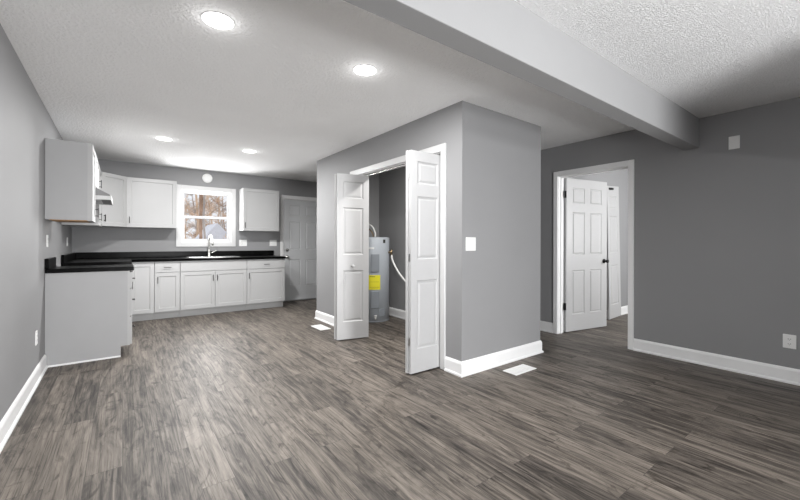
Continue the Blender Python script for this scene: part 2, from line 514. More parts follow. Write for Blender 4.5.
baseboard('baseboard_left', [(XL(YF), YF), (XL(4.764), 4.764)], 'white baseboard along the long wall up to the base cabinet')
baseboard('baseboard_right', [(XR, 1.738), (XR, YF)], 'white baseboard under the wall outlet by the doorway')
baseboard('baseboard_passage', [(CX2 + .03, 4.10), (XR, 4.10), (XR, 2.692)], 'white baseboard in the dark passage beyond the closet')
baseboard('baseboard_closet', [(CX, 2.498), (CX, CY), (CX2, CY), (CX2, CY2), (CX, CY2), (CX, 4.307)], 'tall white baseboard wrapping the closet corners')
baseboard('baseboard_heater', [(CX + 0.11, CY2 - 0.11), (3.49, CY2 - 0.11), (3.49, CY + 0.11)], 'white baseboard inside the water heater closet')
baseboard('baseboard_bedroom', [(4.67, 2.72), (7.6, 2.72), (7.6, 0.0)], 'white baseboard in the room beyond the doorway')
baseboard('baseboard_front', [(2.50, YF), (1.76, YF)], 'white baseboard on the living room wall')

# ------------------------------------------------------------------ window_1 : kitchen window
win = thing('window_1', 'white double-hung kitchen window above the sink', 'window', (0, YB, 0), kind='structure')
cw = 0.075
ox0, ox1, oz0, oz1 = WX0 - cw + 0.006, WX1 + cw - 0.006, WZ0 - cw + 0.006, WZ1 + cw - 0.006
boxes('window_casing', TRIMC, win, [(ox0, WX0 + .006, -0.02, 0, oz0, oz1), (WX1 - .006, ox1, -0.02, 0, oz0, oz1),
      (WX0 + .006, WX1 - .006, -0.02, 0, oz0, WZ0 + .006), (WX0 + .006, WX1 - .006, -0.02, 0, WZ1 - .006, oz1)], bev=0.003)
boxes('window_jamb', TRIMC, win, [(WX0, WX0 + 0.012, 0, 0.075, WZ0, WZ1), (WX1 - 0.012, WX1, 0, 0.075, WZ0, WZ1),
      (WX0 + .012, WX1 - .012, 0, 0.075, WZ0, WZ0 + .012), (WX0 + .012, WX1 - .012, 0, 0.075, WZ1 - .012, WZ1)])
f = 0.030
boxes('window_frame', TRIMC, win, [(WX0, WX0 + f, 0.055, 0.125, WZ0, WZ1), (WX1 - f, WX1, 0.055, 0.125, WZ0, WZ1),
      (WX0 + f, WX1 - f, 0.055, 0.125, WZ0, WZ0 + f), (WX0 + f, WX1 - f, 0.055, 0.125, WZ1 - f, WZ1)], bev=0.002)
s = 0.034
zm = 1.612
def sash(y0, y1, z0, z1, rail_b, rail_t):
    a, b = WX0 + f, WX1 - f
    o = boxes('sash', TRIMC, win, [(a, a + s, y0, y1, z0, z1), (b - s, b, y0, y1, z0, z1), (a + s, b - s, y0, y1, z0, z0 + rail_b), (a + s, b - s, y0, y1, z1 - rail_t, z1)], bev=0.002)
    boxes('glass_pane', GLASS, o, [(a + s - .003, b - s + .003, (y0 + y1) / 2 - .002, (y0 + y1) / 2 + .002, z0 + rail_b - .003, z1 - rail_t + .003)])
    return o
up = sash(0.092, 0.118, zm - 0.02, WZ1 - f, 0.045, 0.034)
lo = sash(0.060, 0.088, WZ0 + f, zm + 0.028, 0.036, 0.046)
boxes('sash_lock', PLATE, lo, [(1.16, 1.22, 0.050, 0.062, zm + 0.010, zm + 0.026)], bev=0.003)

# ------------------------------------------------------------------ doors
SIX = lambda w, h, zb=0.22: [(0.115, w / 2 - 0.055, zb, 0.81), (w / 2 + 0.055, w - 0.115, zb, 0.81),
                    (0.115, w / 2 - 0.055, 1.015, 1.585), (w / 2 + 0.055, w - 0.115, 1.015, 1.585),
                    (0.115, w / 2 - 0.055, 1.70, 1.91), (w / 2 + 0.055, w - 0.115, 1.70, 1.91)]

def knob(parent, loc, axis_rot, mat, name='door_knob', rose=0.032, ball=0.027):
    """turned knob sticking out to local +Z of axis_rot"""
    bm = bmesh.new()
    lathe(bm, [(0, 0), (rose, 0), (rose, 0.004), (rose * 0.85, 0.008), (0.011, 0.010), (0.010, 0.030), (ball * 0.75, 0.036), (ball, 0.048), (ball * 0.95, 0.058), (ball * 0.6, 0.066), (0, 0.068)], axis_rot)
    return obj(name, bm, mat, parent, loc)
TO_MY = Matrix.Rotation(radians(90), 4, 'X')      # +Z -> -Y
TO_PY = Matrix.Rotation(radians(-90), 4, 'X')     # +Z -> +Y

# door_1 : outside door in the kitchen end wall
d1 = thing('door_1', 'white six-panel outside door, shaded grey, at the end of the kitchen', 'door', (0, YB, 0), kind='structure')
boxes('door_jamb', TRIM, d1, [(DX0, DX0 + .02, -.004, .13, 0, DZ), (DX1 - .02, DX1, -.004, .13, 0, DZ), (DX0 + .02, DX1 - .02, -.004, .13, DZ - .02, DZ)])
boxes('door_casing', TRIM, d1, [(DX0 - .048, DX0 + .012, -.02, 0, 0, DZ + .055), (DX1 - .012, DX1 + .048, -.02, 0, 0, DZ + .055), (DX0 + .012, DX1 - .012, -.02, 0, DZ - .012, DZ + .055)], bev=.003)
lw = DX1 - DX0 - 0.046
leaf = obj('door_leaf', panel_slab(lw, 2.02, 0.044, SIX(lw, 2.02, 0.27), MOULD), DOORG, d1, (DX0 + .023, 0.006, 0.017))
boxes('threshold', STEEL, d1, [(DX0 + .02, DX1 - .02, -.03, .10, 0.0, 0.014)], bev=.003)
knob(leaf, (0.07, 0, 0.87), TO_MY, NICKEL)
bm = bmesh.new(); lathe(bm, [(0, 0), (.032, 0), (.030, .012), (.018, .016), (.018, .024), (0, .024)], TO_MY); box(bm, -.014, .014, -.036, -.022, -.004, .004)
obj('deadbolt', bm, NICKEL, leaf, (0.07, 0, 1.01))

# door_2 : open bedroom door in the right wall
d2 = thing('door_2', 'open white six-panel door with black knob in the doorway', 'door', (XR, 0, 0), kind='structure')
jt = 0.018
boxes('door_jamb', TRIM, d2, [(-.004, .124, RY0, RY0 + jt, 0, RZ), (-.004, .124, RY1 - jt, RY1, 0, RZ), (-.004, .124, RY0 + jt, RY1 - jt, RZ - jt, RZ),
      (.045, .075, RY0 + jt, RY0 + jt + .011, 0, RZ - jt), (.045, .075, RY1 - jt - .011, RY1 - jt, 0, RZ - jt), (.045, .075, RY0 + jt + .011, RY1 - jt - .011, RZ - jt - .011, RZ - jt)], bev=.0015)
for sx in ((-.020, 0.0), (.12, .14)):
    boxes('door_casing', TRIM, d2, [(sx[0], sx[1], RY0 - .046, RY0 + .012, 0, RZ + .052), (sx[0], sx[1], RY1 - .012, RY1 + .046, 0, RZ + .052), (sx[0], sx[1], RY0 + .012, RY1 - .012, RZ - .012, RZ + .052)], bev=.004)
ang = math.atan2(-0.151, 0.803)
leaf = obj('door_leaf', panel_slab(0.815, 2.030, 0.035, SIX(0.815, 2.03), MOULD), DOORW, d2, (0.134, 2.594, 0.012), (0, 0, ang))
knob(leaf, (0.755, 0, 0.92), TO_MY, BLACKM)
knob(leaf, (0.755, 0.035, 0.92), TO_PY, BLACKM)
for hz in (0.30, 1.78):
    bm = bmesh.new(); lathe(bm, [(0, 0), (.0085, 0), (.0085, .09), (0, .09)], seg=12)
    box(bm, -.030, 0.0, .004, .007, 0, .09); box(bm, 0, .004, .0, .034, 0, .09)
    obj('hinge', bm, BLACKM, leaf, (-0.009, 0.004, hz - 0.012))
boxes('latch_plate', BLACKM, leaf, [(.8145, .8165, .006, .029, .88, .96)])

# door_3 : door leaf leaning in the room beyond
THREE = lambda w: [(0.072, w - 0.072, 0.21, 0.83), (0.072, w - 0.072, 1.02, 1.59), (0.072, w - 0.072, 1.70, 1.905)]
d3 = thing('door_3', 'white folding door leaf hanging crooked in the room beyond the doorway', 'door', (6.02, 2.64, 0.004), kind='structure')
leaf = obj('door_leaf', panel_slab(0.40, 2.06, 0.03, THREE(0.40), RAISED_N), DOORW, d3, (0, 0, 0), (0, radians(-3.0), 0))
boxes('pivot_bracket', BLACKM, leaf, [(0.06, 0.20, -.012, 0.0, 2.00, 2.03)])

# closet folding doors
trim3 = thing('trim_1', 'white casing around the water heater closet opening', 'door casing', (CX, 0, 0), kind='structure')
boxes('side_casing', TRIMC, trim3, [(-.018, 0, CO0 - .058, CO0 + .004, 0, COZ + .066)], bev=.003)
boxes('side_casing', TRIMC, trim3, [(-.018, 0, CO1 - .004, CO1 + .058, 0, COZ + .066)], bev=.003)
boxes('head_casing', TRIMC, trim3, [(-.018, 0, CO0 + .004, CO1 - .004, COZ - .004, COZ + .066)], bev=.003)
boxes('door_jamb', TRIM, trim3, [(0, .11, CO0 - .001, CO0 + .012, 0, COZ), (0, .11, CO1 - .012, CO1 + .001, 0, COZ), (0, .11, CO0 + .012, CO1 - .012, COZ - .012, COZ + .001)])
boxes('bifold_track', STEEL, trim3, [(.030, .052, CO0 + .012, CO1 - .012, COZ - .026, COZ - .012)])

LW, LH, LT = 0.40, 1.995, 0.030
def leaf_between(parent, p, q, name='door_leaf'):
    """leaf whose front (-Y local) face runs from p to q"""
    a = math.atan2(q[1] - p[1], q[0] - p[0])
    L_ = math.hypot(q[0] - p[0], q[1] - p[1])
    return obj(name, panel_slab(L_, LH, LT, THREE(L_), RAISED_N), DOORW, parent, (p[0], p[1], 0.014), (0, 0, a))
dA = thing('door_4', 'white folding closet door left of the water heater, folded open with a small round knob', 'door', (0, 0, 0), kind='structure')
la_ = leaf_between(dA, (2.047, 3.990), (2.437, 3.905))
lb_ = leaf_between(dA, (2.052, 4.030), (2.445, 4.150))
knob(la_, (0.185, 0, 0.882), TO_MY, DOORW, 'door_knob', 0.016, 0.019)
for hz in (0.25, 1.0, 1.72):
    boxes('hinge', STEEL, la_, [(-.002, 0.0, .006, .045, hz, hz + .07)])
dB = thing('door_5', 'white folding closet door on the light switch side, folded open', 'door', (0, 0, 0), kind='structure')
la_ = leaf_between(dB, (2.047, 2.576), (2.437, 2.576))
lb_ = leaf_between(dB, (2.040, 2.612), (2.430, 2.630))
for hz in (0.25, 1.0, 1.72):
    boxes('hinge', STEEL, la_, [(-.0025, 0.0, .008, .050, hz, hz + .07)])
bm = bmesh.new(); lathe(bm, [(0, 0), (.006, 0), (.006, .030), (0, .030)], seg=12)
obj('pivot_pin', bm, STEEL, la_, (0.37, 0.015, LH))

# ------------------------------------------------------------------ kitchen cabinets
def pull(parent, x, z, length, vertical, y=0.0):
    """flat bar pull on two posts, on a front face at local y, looking to -Y"""
    h = length / 2
    if vertical:
        bs = [(x - .005, x + .005, y - .028, y - .021, z - h, z + h), (x - .004, x + .004, y - .022, y, z - h + .012, z - h + .020), (x - .004, x + .004, y - .022, y, z + h - .020, z + h - .012)]
    else:
        bs = [(x - h, x + h, y - .028, y - .021, z - .005, z + .005), (x - h + .012, x - h + .020, y - .022, y, z - .004, z + .004), (x + h - .020, x + h - .012, y - .022, y, z - .004, z + .004)]
    return boxes('handle', PULL, parent, bs, bev=.0015)

G = 0.0025
def shaker(parent, x0, x1, z0, z1, handle=None, hpos=None, y=-0.02, name='door', fr=0.055):
    w, h = x1 - x0 - 2 * G, z1 - z0 - 2 * G
    fr = min(fr, w * 0.28)
    o = obj(name, panel_slab(w, h, 0.0195, [(fr, w - fr, fr, h - fr)], SHAKER, False), CAB, parent, (x0 + G, y, z0 + G), bev=0.0012)
    if hpos: pull(o, hpos[0] - x0 - G, hpos[1] - z0 - G, 0.10, True)
    return o
def slab(parent, x0, x1, z0, z1, hpull=True, name='drawer'):
    w, h = x1 - x0 - 2 * G, z1 - z0 - 2 * G
    o = obj(name, panel_slab(w, h, 0.0195, [], SHAKER, False), CAB, parent, (x0 + G, -0.02, z0 + G), bev=0.0015)
    if hpull: pull(o, w / 2, h / 2, 0.10, False)
    return o

BH = 0.884
def base_body(parent, w, d, mat=CAB):
    """carcass with toe notch: profile in (y,z)"""
    bm = bmesh.new()
    prism_x(bm, [(0, .112), (0.075, .112), (0.075, 0.0), (d, 0.0), (d, BH), (0, BH)], 0, w)
    bmesh.ops.recalc_face_normals(bm, faces=bm.faces)
    return obj('body', bm, mat, parent)

R90 = radians(90)
# three-drawer base at the end of the run along the long wall
b1 = thing('base_cabinet', 'white three-drawer base cabinet with a plain end panel shaded grey', 'cabinet', (0.058, 4.768, 0), R90, 'kitchen base cabinets')
base_body(b1, 0.455, 0.643, CABSIDE)
boxes('face_frame', CAB, b1, [(-.001, .456, -.0005, .02, .113, BH - .001)])
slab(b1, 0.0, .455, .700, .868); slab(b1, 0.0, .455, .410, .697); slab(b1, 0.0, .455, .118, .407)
boxes('toe_strip', TRIM, b1, [(-.006, 0.0, .075, .622, 0, .016)])

# base beyond the range gap
b2 = thing('base_cabinet', 'white base cabinet between the range gap and the corner', 'cabinet', (0.058, 5.990, 0), R90, 'kitchen base cabinets')
base_body(b2, 0.380, 0.643)
slab(b2, 0, .380, .700, .868); shaker(b2, 0, .380, .118, .697, hpos=(.04, .605))

# corner base, L-shaped
b3 = thing('corner_base_cabinet', 'white corner base cabinet with a tall narrow door beside the drawer unit', 'cabinet', (0, 0, 0), 0, 'kitchen base cabinets')
bm = bmesh.new()
prism(bm, [(-0.595, 6.374), (0.058, 6.374), (0.058, 6.68), (0.377, 6.68), (0.377, 7.282), (-0.595, 7.282)], .112, BH)
prism(bm, [(-0.595, 6.374), (-0.017, 6.374), (-0.017, 6.755), (0.377, 6.755), (0.377, 7.282), (-0.595, 7.282)], 0, .112)
obj('body', bm, CAB, b3)
o = obj('door', panel_slab(.292, .746, .0195, [(.05, .242, .055, .691)], SHAKER, False), CAB, b3, (.082, 6.66, .121), bev=.0012)
o = obj('door', panel_slab(.278, .746, .0195, [(.05, .228, .055, .691)], SHAKER, False), CAB, b3, (.078, 6.376, .121), (0, 0, R90), bev=.0012)
pull(o, .235, .60, .10, True)

YC = 6.68
b4 = thing('base_cabinet', 'narrow white base cabinet with one drawer left of the sink unit', 'cabinet', (.380, YC, 0), 0, 'kitchen base cabinets')
base_body(b4, .331, .602)
slab(b4, 0, .331, .718, .868); shaker(b4, 0, .331, .118, .713, hpos=(.040, .604))
b5 = thing('sink_base_cabinet', 'wide white two-door base cabinet under the sink', 'cabinet', (.714, YC, 0), 0, 'kitchen base cabinets')
bm = bmesh.new()
for b in ((0, .018, 0, .602, .112, BH), (.969, .987, 0, .602, .112, BH), (.018, .969, .592, .602, .112, BH), (.018, .969, 0, .592, .112, .130), (.018, .969, 0, .018, .70, BH), (0, .987, .075, .602, 0, .112)): box(bm, *b)
obj('body', bm, CAB, b5)
slab(b5, 0, .987, .718, .868, False, 'false_front')
shaker(b5, 0, .494, .118, .713, hpos=(.463, .602)); shaker(b5, .494, .987, .118, .713, hpos=(.525, .602))
b6 = thing('base_cabinet', 'white one-drawer base cabinet next to the outside door', 'cabinet', (1.704, YC, 0), 0, 'kitchen base cabinets')
base_body(b6, .660, .602)
slab(b6, 0, .660, .718, .868); shaker(b6, 0, .660, .118, .713, hpos=(.034, .602))

# wall cabinets
def wall_box(parent, w, d, z0, z1, mat=CAB):
    return boxes('body', mat, parent, [(0, w, 0, d, z0, z1)], bev=.001)
UZ0, UZ1 = 1.386, 2.150
u1 = thing('wall_cabinet', 'white wall cabinet with a raw wood underside at the open end of the run', 'cabinet', (-.262, 4.748, 0), R90, 'kitchen wall cabinets')
wall_box(u1, .472, .323, UZ0 + .006, UZ1, CABSIDE)
boxes('bottom_panel', RAWWOOD, u1, [(.004, .468, .004, .290, UZ0, UZ0 + .0055)])['label'] = 'raw brown plywood bottom'
boxes('face_frame', CAB, u1, [(-.001, .473, -.0005, .019, UZ0, UZ1 + .001)])
shaker(u1, 0, .472, UZ0, UZ1, hpos=(.435, UZ0 + .11))
u2 = thing('wall_cabinet', 'short white wall cabinet above the range hood', 'cabinet', (-.262, 5.223, 0), R90, 'kitchen wall cabinets')
wall_box(u2, .760, .328, 1.802, UZ1)
shaker(u2, 0, .380, 1.802, UZ1); shaker(u2, .380, .760, 1.802, UZ1, hpos=(.715, 1.90))
u3 = thing('wall_cabinet', 'white wall cabinet between the range hood and the corner cabinet', 'cabinet', (-.262, 5.986, 0), R90, 'kitchen wall cabinets')
wall_box(u3, .682, .332, UZ0, UZ1)
shaker(u3, 0, .682, UZ0, UZ1, hpos=(.045, UZ0 + .11))
VZ0, VZ1 = 1.404, 2.167
u4 = thing('corner_wall_cabinet', 'white diagonal corner wall cabinet with one door', 'cabinet', (0, 0, 0), 0, 'kitchen wall cabinets')
pa, pb = Vector((-.262, 6.672)), Vector((.040, 6.988))
bm = bmesh.new(); prism(bm, [(-.598, pa.y), (pa.x, pa.y), (pb.x, pb.y), (pb.x, 7.283), (-.598, 7.283)], VZ0, VZ1)
obj('body', bm, CAB, u4)
dd = pb - pa; dl = dd.length; da = math.atan2(dd.y, dd.x)
nn = Vector((dd.y, -dd.x)) / dl
st = pa + nn * .0205 + dd / dl * .012
o = obj('door', panel_slab(dl - .024, VZ1 - VZ0 - .005, .0195, [(.055, dl - .024 - .055, .055, VZ1 - VZ0 - .06)], SHAKER, False), CAB, u4, (st.x, st.y, VZ0 + .0025), (0, 0, da), bev=.0012)
pull(o, .032, .11, .10, True)
u5 = thing('wall_cabinet', 'wide white wall cabinet left of the kitchen window', 'cabinet', (.043, 6.985, 0), 0, 'kitchen wall cabinets')
wall_box(u5, .652, .298, VZ0, VZ1)
shaker(u5, 0, .652, VZ0, VZ1, hpos=(.034, VZ0 + .11))
u6 = thing('wall_cabinet', 'white wall cabinet right of the kitchen window', 'cabinet', (1.713, 6.985, 0), 0, 'kitchen wall cabinets')
wall_box(u6, .648, .298, UZ0, UZ1)
shaker(u6, 0, .648, UZ0, UZ1, hpos=(.034, UZ0 + .10))

# countertops
CT0, CT1 = .8845, .926
c1 = thing('countertop', 'short dark countertop piece on the three-drawer cabinet', 'countertop', (0, 0, 0))
boxes('worktop', COUNTER, c1, [(-.582, .092, 4.750, 5.222, CT0, CT1)], bev=.006)
boxes('backsplash', COUNTER, c1, [(-.588, -.556, 4.750, 5.222, CT1, 1.022)], bev=.006)
c2 = thing('countertop', 'long dark L-shaped countertop around the sink', 'countertop', (0, 0, 0))
SX0, SX1, SY0, SY1 = .860, 1.600, 6.745, 7.135
YFc = 6.642
bm = bmesh.new()
box(bm, -.594, .092, 5.988, YFc, CT0, CT1)
box(bm, -.594, SX0, YFc, 7.280, CT0, CT1); box(bm, SX1, 2.374, YFc, 7.280, CT0, CT1)
box(bm, SX0, SX1, YFc, SY0, CT0, CT1); box(bm, SX0, SX1, SY1, 7.280, CT0, CT1)
obj('worktop', bm, COUNTER, c2)
bm = bmesh.new()
tube(bm, [(.092, YFc, (CT0 + CT1) / 2), (2.374, YFc, (CT0 + CT1) / 2)], .0205, 16)
obj('front_edge', bm, COUNTER, c2)
boxes('backsplash', COUNTER, c2, [(-.594, -.566, 5.988, 7.280, CT1, 1.022), (-.566, 2.355, 7.252, 7.282, CT1, 1.022)], bev=.006)

# sink
sk = thing('sink', 'stainless drop-in sink in the long countertop', 'sink', (0, 0, 0))
bm = bmesh.new()
for b in ((SX0 - .018, SX0 + .014, SY0 - .018, SY1 + .018), (SX1 - .014, SX1 + .018, SY0 - .018, SY1 + .018), (SX0 + .014, SX1 - .014, SY0 - .018, SY0 + .014), (SX0 + .014, SX1 - .014, SY1 - .014, SY1 + .018)):
    box(bm, *b, CT1 + .0005, CT1 + .006)
obj('rim', bm, STEEL, sk, bev=.002)
bm = bmesh.new()
for b in ((SX0 + .004, SX0 + .008, SY0 + .004, SY1 - .004, .74, CT1), (SX1 - .008, SX1 - .004, SY0 + .004, SY1 - .004, .74, CT1), (SX0 + .008, SX1 - .008, SY0 + .004, SY0 + .008, .74, CT1), (SX0 + .008, SX1 - .008, SY1 - .008, SY1 - .004, .74, CT1), (SX0 + .004, SX1 - .004, SY0 + .004, SY1 - .004, .736, .74)):
    box(bm, *b)
obj('bowl', bm, STEEL, sk)
bm = bmesh.new(); lathe(bm, [(0, 0), (.045, 0), (.04, .004), (.03, .002), (0, .002)]); obj('drain', bm, NICKEL, sk, ((SX0 + SX1) / 2, (SY0 + SY1) / 2, .7402))

# faucet
fc = thing('faucet', 'tall brushed nickel pull-down faucet with side lever behind the sink', 'faucet', (1.205, 7.185, CT1 + .0012))
bm = bmesh.new(); lathe(bm, [(0, 0), (.028, 0), (.028, .006), (.023, .012), (.021, .10), (.016, .115), (.0, .115)]); obj('base', bm, NICKEL, fc)
bm = bmesh.new(); tube(bm, curve_pts([(0, 0, .10), (0, 0, .20), (0, 0, .30), (.004, -.030, .348), (.010, -.085, .362), (.016, -.135, .335), (.020, -.158, .285)], 6), .013, 14); obj('spout', bm, NICKEL, fc)
bm = bmesh.new(); tube(bm, [(.0195, -.157, .290), (.023, -.172, .235), (.025, -.178, .195)], .017, 14); obj('spray_head', bm, NICKEL, fc)
bm = bmesh.new(); tube(bm, [(.018, 0, .065), (.045, -.005, .070), (.115, -.02, .105)], .008, 10); obj('lever', bm, NICKEL, fc)

# range hood
hd = thing('range_hood', 'grey under-cabinet range hood over the empty range gap', 'range hood', (0, 5.226, 0))
bm = bmesh.new()
poly = [(-.588, 1.655), (-.118, 1.655), (-.118, 1.706), (-.285, 1.800), (-.588, 1.800)]
a = [bm.verts.new((p[0], 0, p[1])) for p in poly]; b = [bm.verts.new((p[0], .754, p[1])) for p in poly]
bm.faces.new(a); bm.faces.new(b[::-1])
for i in range(5): bm.faces.new((a[i], b[i], b[(i + 1) % 5], a[(i + 1) % 5]))
bmesh.ops.recalc_face_normals(bm, faces=bm.faces)
obj('canopy', bm, HOODM, hd, bev=.003)
boxes('front_lip', HOODL, hd, [(-.118, -.106, -.003, .757, 1.646, 1.702), (-.588, -.118, -.003, .002, 1.646, 1.690), (-.588, -.118, .752, .757, 1.646, 1.690)], bev=.002)
boxes('filter', STEEL, hd, [(-.50, -.20, .12, .64, 1.650, 1.655)])

# ------------------------------------------------------------------ plates on the walls
def plate(name, label, cat, loc, rotz, w, h, kind, group=None):
    """cover plate in local XZ looking to -Y, centred at loc"""
    t = thing(name, label, cat, loc, rotz, group)
    boxes('cover_plate', PLATE, t, [(-w / 2, w / 2, -.007, 0, -h / 2, h / 2)], bev=.003)
    def duplex(x):
        for z in (.020, -.020):
            bm = bmesh.new(); box(bm, x - .017, x + .017, -.009, -.006, z - .014, z + .014)
            r = obj('receptacle', bm, PLATE, t, bev=.003)
            boxes('slots', SLOT, r, [(x - .0085, x - .006, -.0094, -.0085, z - .003, z + .006), (x + .006, x + .0085, -.0094, -.0085, z - .003, z + .006), (x - .002, x + .002, -.0094, -.0085, z - .010, z - .006)])
    def toggle(x):
        bm = bmesh.new(); box(bm, x - .006, x + .006, -.009, -.006, -.013, .013); prism_x(bm, [(-.007, -.004), (-.020, .006), (-.019, .011), (-.007, .006)], x - .0045, x + .0045)
        obj('toggle', bm, PLATE, t)
    for k, x in (kind or []):
        (duplex if k == 'd' else toggle)(x)
    return t
LZ = math.atan2(1, 0.009)  # direction of the long wall
def on_left(y, z): return (XL(y) + .0002, y, z)
RL = R90
plate('light_switch', 'white double light switch on the narrow closet wall', 'light switch', (2.517, CY, 1.172), 0, .128, .122, [('t', -.023), ('t', .023)])
plate('wall_outlet', 'white duplex outlet low on the dark wall right of the doorway', 'outlet', (XR, .538, .353), -R90, .080, .117, [('d', 0)], 'wall outlets')
plate('blank_plate', 'white blank cover plate high on the wall near the beam', 'cover plate', (XR, .898, 2.121), -R90, .080, .120, None)
plate('wall_outlet', 'white outlet low on the long wall before the base cabinet', 'outlet', on_left(4.302, .377), RL, .074, .117, [('d', 0)], 'wall outlets')
plate('wall_outlet', 'white outlet above the short countertop on the long wall', 'outlet', on_left(4.888, 1.188), RL, .074, .117, [('d', 0)], 'wall outlets')
plate('wall_outlet', 'white outlet on the long wall near the kitchen corner', 'outlet', on_left(6.66, 1.180), RL, .074, .117, [('d', 0)], 'wall outlets')
plate('wall_outlet', 'white double-width plate between the window and the right wall cabinet', 'outlet', (1.790, YB, 1.165), 0, .138, .116, [('d', -.023), ('t', .023)], 'wall outlets')
plate('light_switch', 'white double light switch beside the outside door', 'light switch', (2.348, YB, 1.165), 0, .138, .116, [('t', -.023), ('t', .023)])

vc = thing('vent_cover', 'round white cover on the wall above the kitchen window', 'vent cover', (1.190, YB, 2.308))
bm = bmesh.new(); lathe(bm, [(0, .020), (.070, .018), (.080, .010), (.082, 0), (0, 0)], TO_MY, 32); obj('cover', bm, PLATE, vc)
bm = bmesh.new(); lathe(bm, [(.050, .0195), (.052, .022), (.055, .0195)], TO_MY, 32); obj('ring', bm, PLATE, vc)

# ------------------------------------------------------------------ floor registers
def register(name, label, loc, rotz, w, d):
    t = thing(name, label, 'floor vent', loc, rotz, 'floor registers')
    boxes('frame', PLATE, t, [(-w / 2, w / 2, -d / 2, -d / 2 + .022, 0.0003, .006), (-w / 2, w / 2, d / 2 - .022, d / 2, 0.0003, .006), (-w / 2, -w / 2 + .022, -d / 2 + .022, d / 2 - .022, 0.0003, .006), (w / 2 - .022, w / 2, -d / 2 + .022, d / 2 - .022, 0.0003, .006)], bev=.002)
    boxes('well', PLATE, t, [(-w / 2 + .02, w / 2 - .02, -d / 2 + .02, d / 2 - .02, .0003, .0015)])
    n = 16
    for row in (-1, 1):
        bs = []
        for i in range(n):
            x = -w / 2 + .024 + (w - .048) * (i + .5) / n
            bs.append((x - .006, x + .006, row * d * .16 - d * .145, row * d * .16 + d * .145, .0015, .005))
        boxes('louvers', PLATE, t, bs)
    return t
register('floor_register', 'white floor vent below the closet wall with the light switch', (2.965, 2.095, 0), 0, .31, .15)
register('floor_register', 'white floor vent beside the far folding closet door', (2.200, 4.775, 0), R90, .33, .155)

# ------------------------------------------------------------------ downlights
def downlight(label, x, y, k=1.0):
    t = thing('recessed_light', label, 'ceiling light', (x, y, H), 0, 'recessed ceiling lights')
    bm = bmesh.new(); lathe(bm, [(.0815, -.0035), (.083, -.0045), (.085, 0), (.0815, 0)], seg=36); obj('trim_ring', bm, TRIM, t)
    bm = bmesh.new(); lathe(bm, [(0, -.016), (.030, -.0145), (.055, -.011), (.0813, -.005), (.0813, -.001), (0, -.001)], seg=36); obj('lens', bm, LENS, t)
    d = bpy.data.lights.new('recessed_lamp', 'AREA'); d.shape = 'DISK'; d.size = .13; d.energy = DOWNLIGHT_W * k; d.color = (1, .995, .99)
    o = bpy.data.objects.new('recessed_lamp', d); C.objects.link(o); o.parent = t; o.location = (0, 0, -.022)
    d = bpy.data.lights.new('recessed_glow', 'POINT'); d.shadow_soft_size = .03; d.energy = 0.55; d.color = (1, .995, .99)
    o = bpy.data.objects.new('recessed_glow', d); C.objects.link(o); o.parent = t; o.location = (0, 0, -.055)
    return t
downlight('glowing round ceiling light nearest the beam on the long wall side', .43, 2.31, .55)
downlight('glowing round ceiling light in front of the closet', 1.414, 2.325, 1.5)
downlight('small glowing ceiling light near the wall cabinets and hood', .397, 5.35, 1.45)
downlight('small glowing ceiling light before the kitchen window', 1.400, 5.36, 1.45)

# ------------------------------------------------------------------ water heater
wh = thing('water_heater', 'grey cylinder water heater with yellow label in the closet', 'water heater', (3.09, 4.82, 0))
R = .248
bm = bmesh.new(); lathe(bm, [(0, .012), (R - .01, .012), (R, .02), (R, 1.245), (R - .006, 1.256), (R - .03, 1.262), (0, 1.268)], seg=64); obj('tank', bm, TANK, wh)
bm = bmesh.new(); lathe(bm, [(R - .02, 0), (R + .001, 0), (R + .001, .018), (R - .02, .018)], seg=48); obj('base_ring', bm, TANKP, wh)
FA = math.atan2(-4.82, -3.09)
def patch(name, mat, a0, a1, z0, z1, r0, r1, parent=wh, n=10):
    """curved plate hugging the tank between two angles"""
    bm = bmesh.new()
    cols = []
    for i in range(n + 1):
        a = a0 + (a1 - a0) * i / n
        cols.append([bm.verts.new((r * cos(a), r * sin(a), z)) for r, z in ((r0, z0), (r1, z0), (r1, z1), (r0, z1))])
    for A, B_ in zip(cols, cols[1:]):
        for k in range(4):
            bm.faces.new((A[k], B_[k], B_[(k + 1) % 4], A[(k + 1) % 4]))
    bm.faces.new(cols[0]); bm.faces.new(cols[-1][::-1])
    bmesh.ops.recalc_face_normals(bm, faces=bm.faces)
    return obj(name, bm, mat, parent, bev=.002 if r1 - r0 > .004 else 0)
patch('upper_access_panel', TANKP, FA - .12, FA + .35, .750, 1.010, R - .002, R + .016)
patch('lower_access_panel', TANKP, FA - .12, FA + .35, .215, .460, R - .002, R + .016)
lab = patch('energy_label', YELLOW, FA - .28, FA + .43, .485, .700, R + .0005, R + .002)
for z0, z1, a0, a1 in ((.674, .682, -.36, -.05), (.600, .602, -.36, .20), (.520, .523, -.36, .20), (.505, .507, -.30, .15)):
    patch('print_line', INK, FA + a0 + .15, FA + a1 + .15, z0, z1, R + .0015, R + .0026, lab)
patch('rating_plate', PLATE, FA - .30, FA + .05, 1.085, 1.110, R + .0005, R + .002)
patch('round_sticker', INK, FA + .62, FA + .80, 1.175, 1.225, R + .0005, R + .002)
patch('warning_print', TANKP, FA + .35, FA + .75, .09, .20, R + .0003, R + .0012)
bm = bmesh.new()
dirF = Vector((cos(FA + .12), sin(FA + .12), 0))
tube(bm, [dirF * (R - .01) + Vector((0, 0, .085)), dirF * (R + .045) + Vector((0, 0, .085))], .017, 12)
tube(bm, [dirF * (R + .035) + Vector((0, 0, .095)), dirF * (R + .035) + Vector((0, 0, .055))], .012, 12)
lathe(bm, [(0, .10), (.022, .10), (.022, .112), (0, .112)], Matrix.Translation(dirF * (R + .035)), 16)
obj('drain_valve', bm, PIPEW, wh)
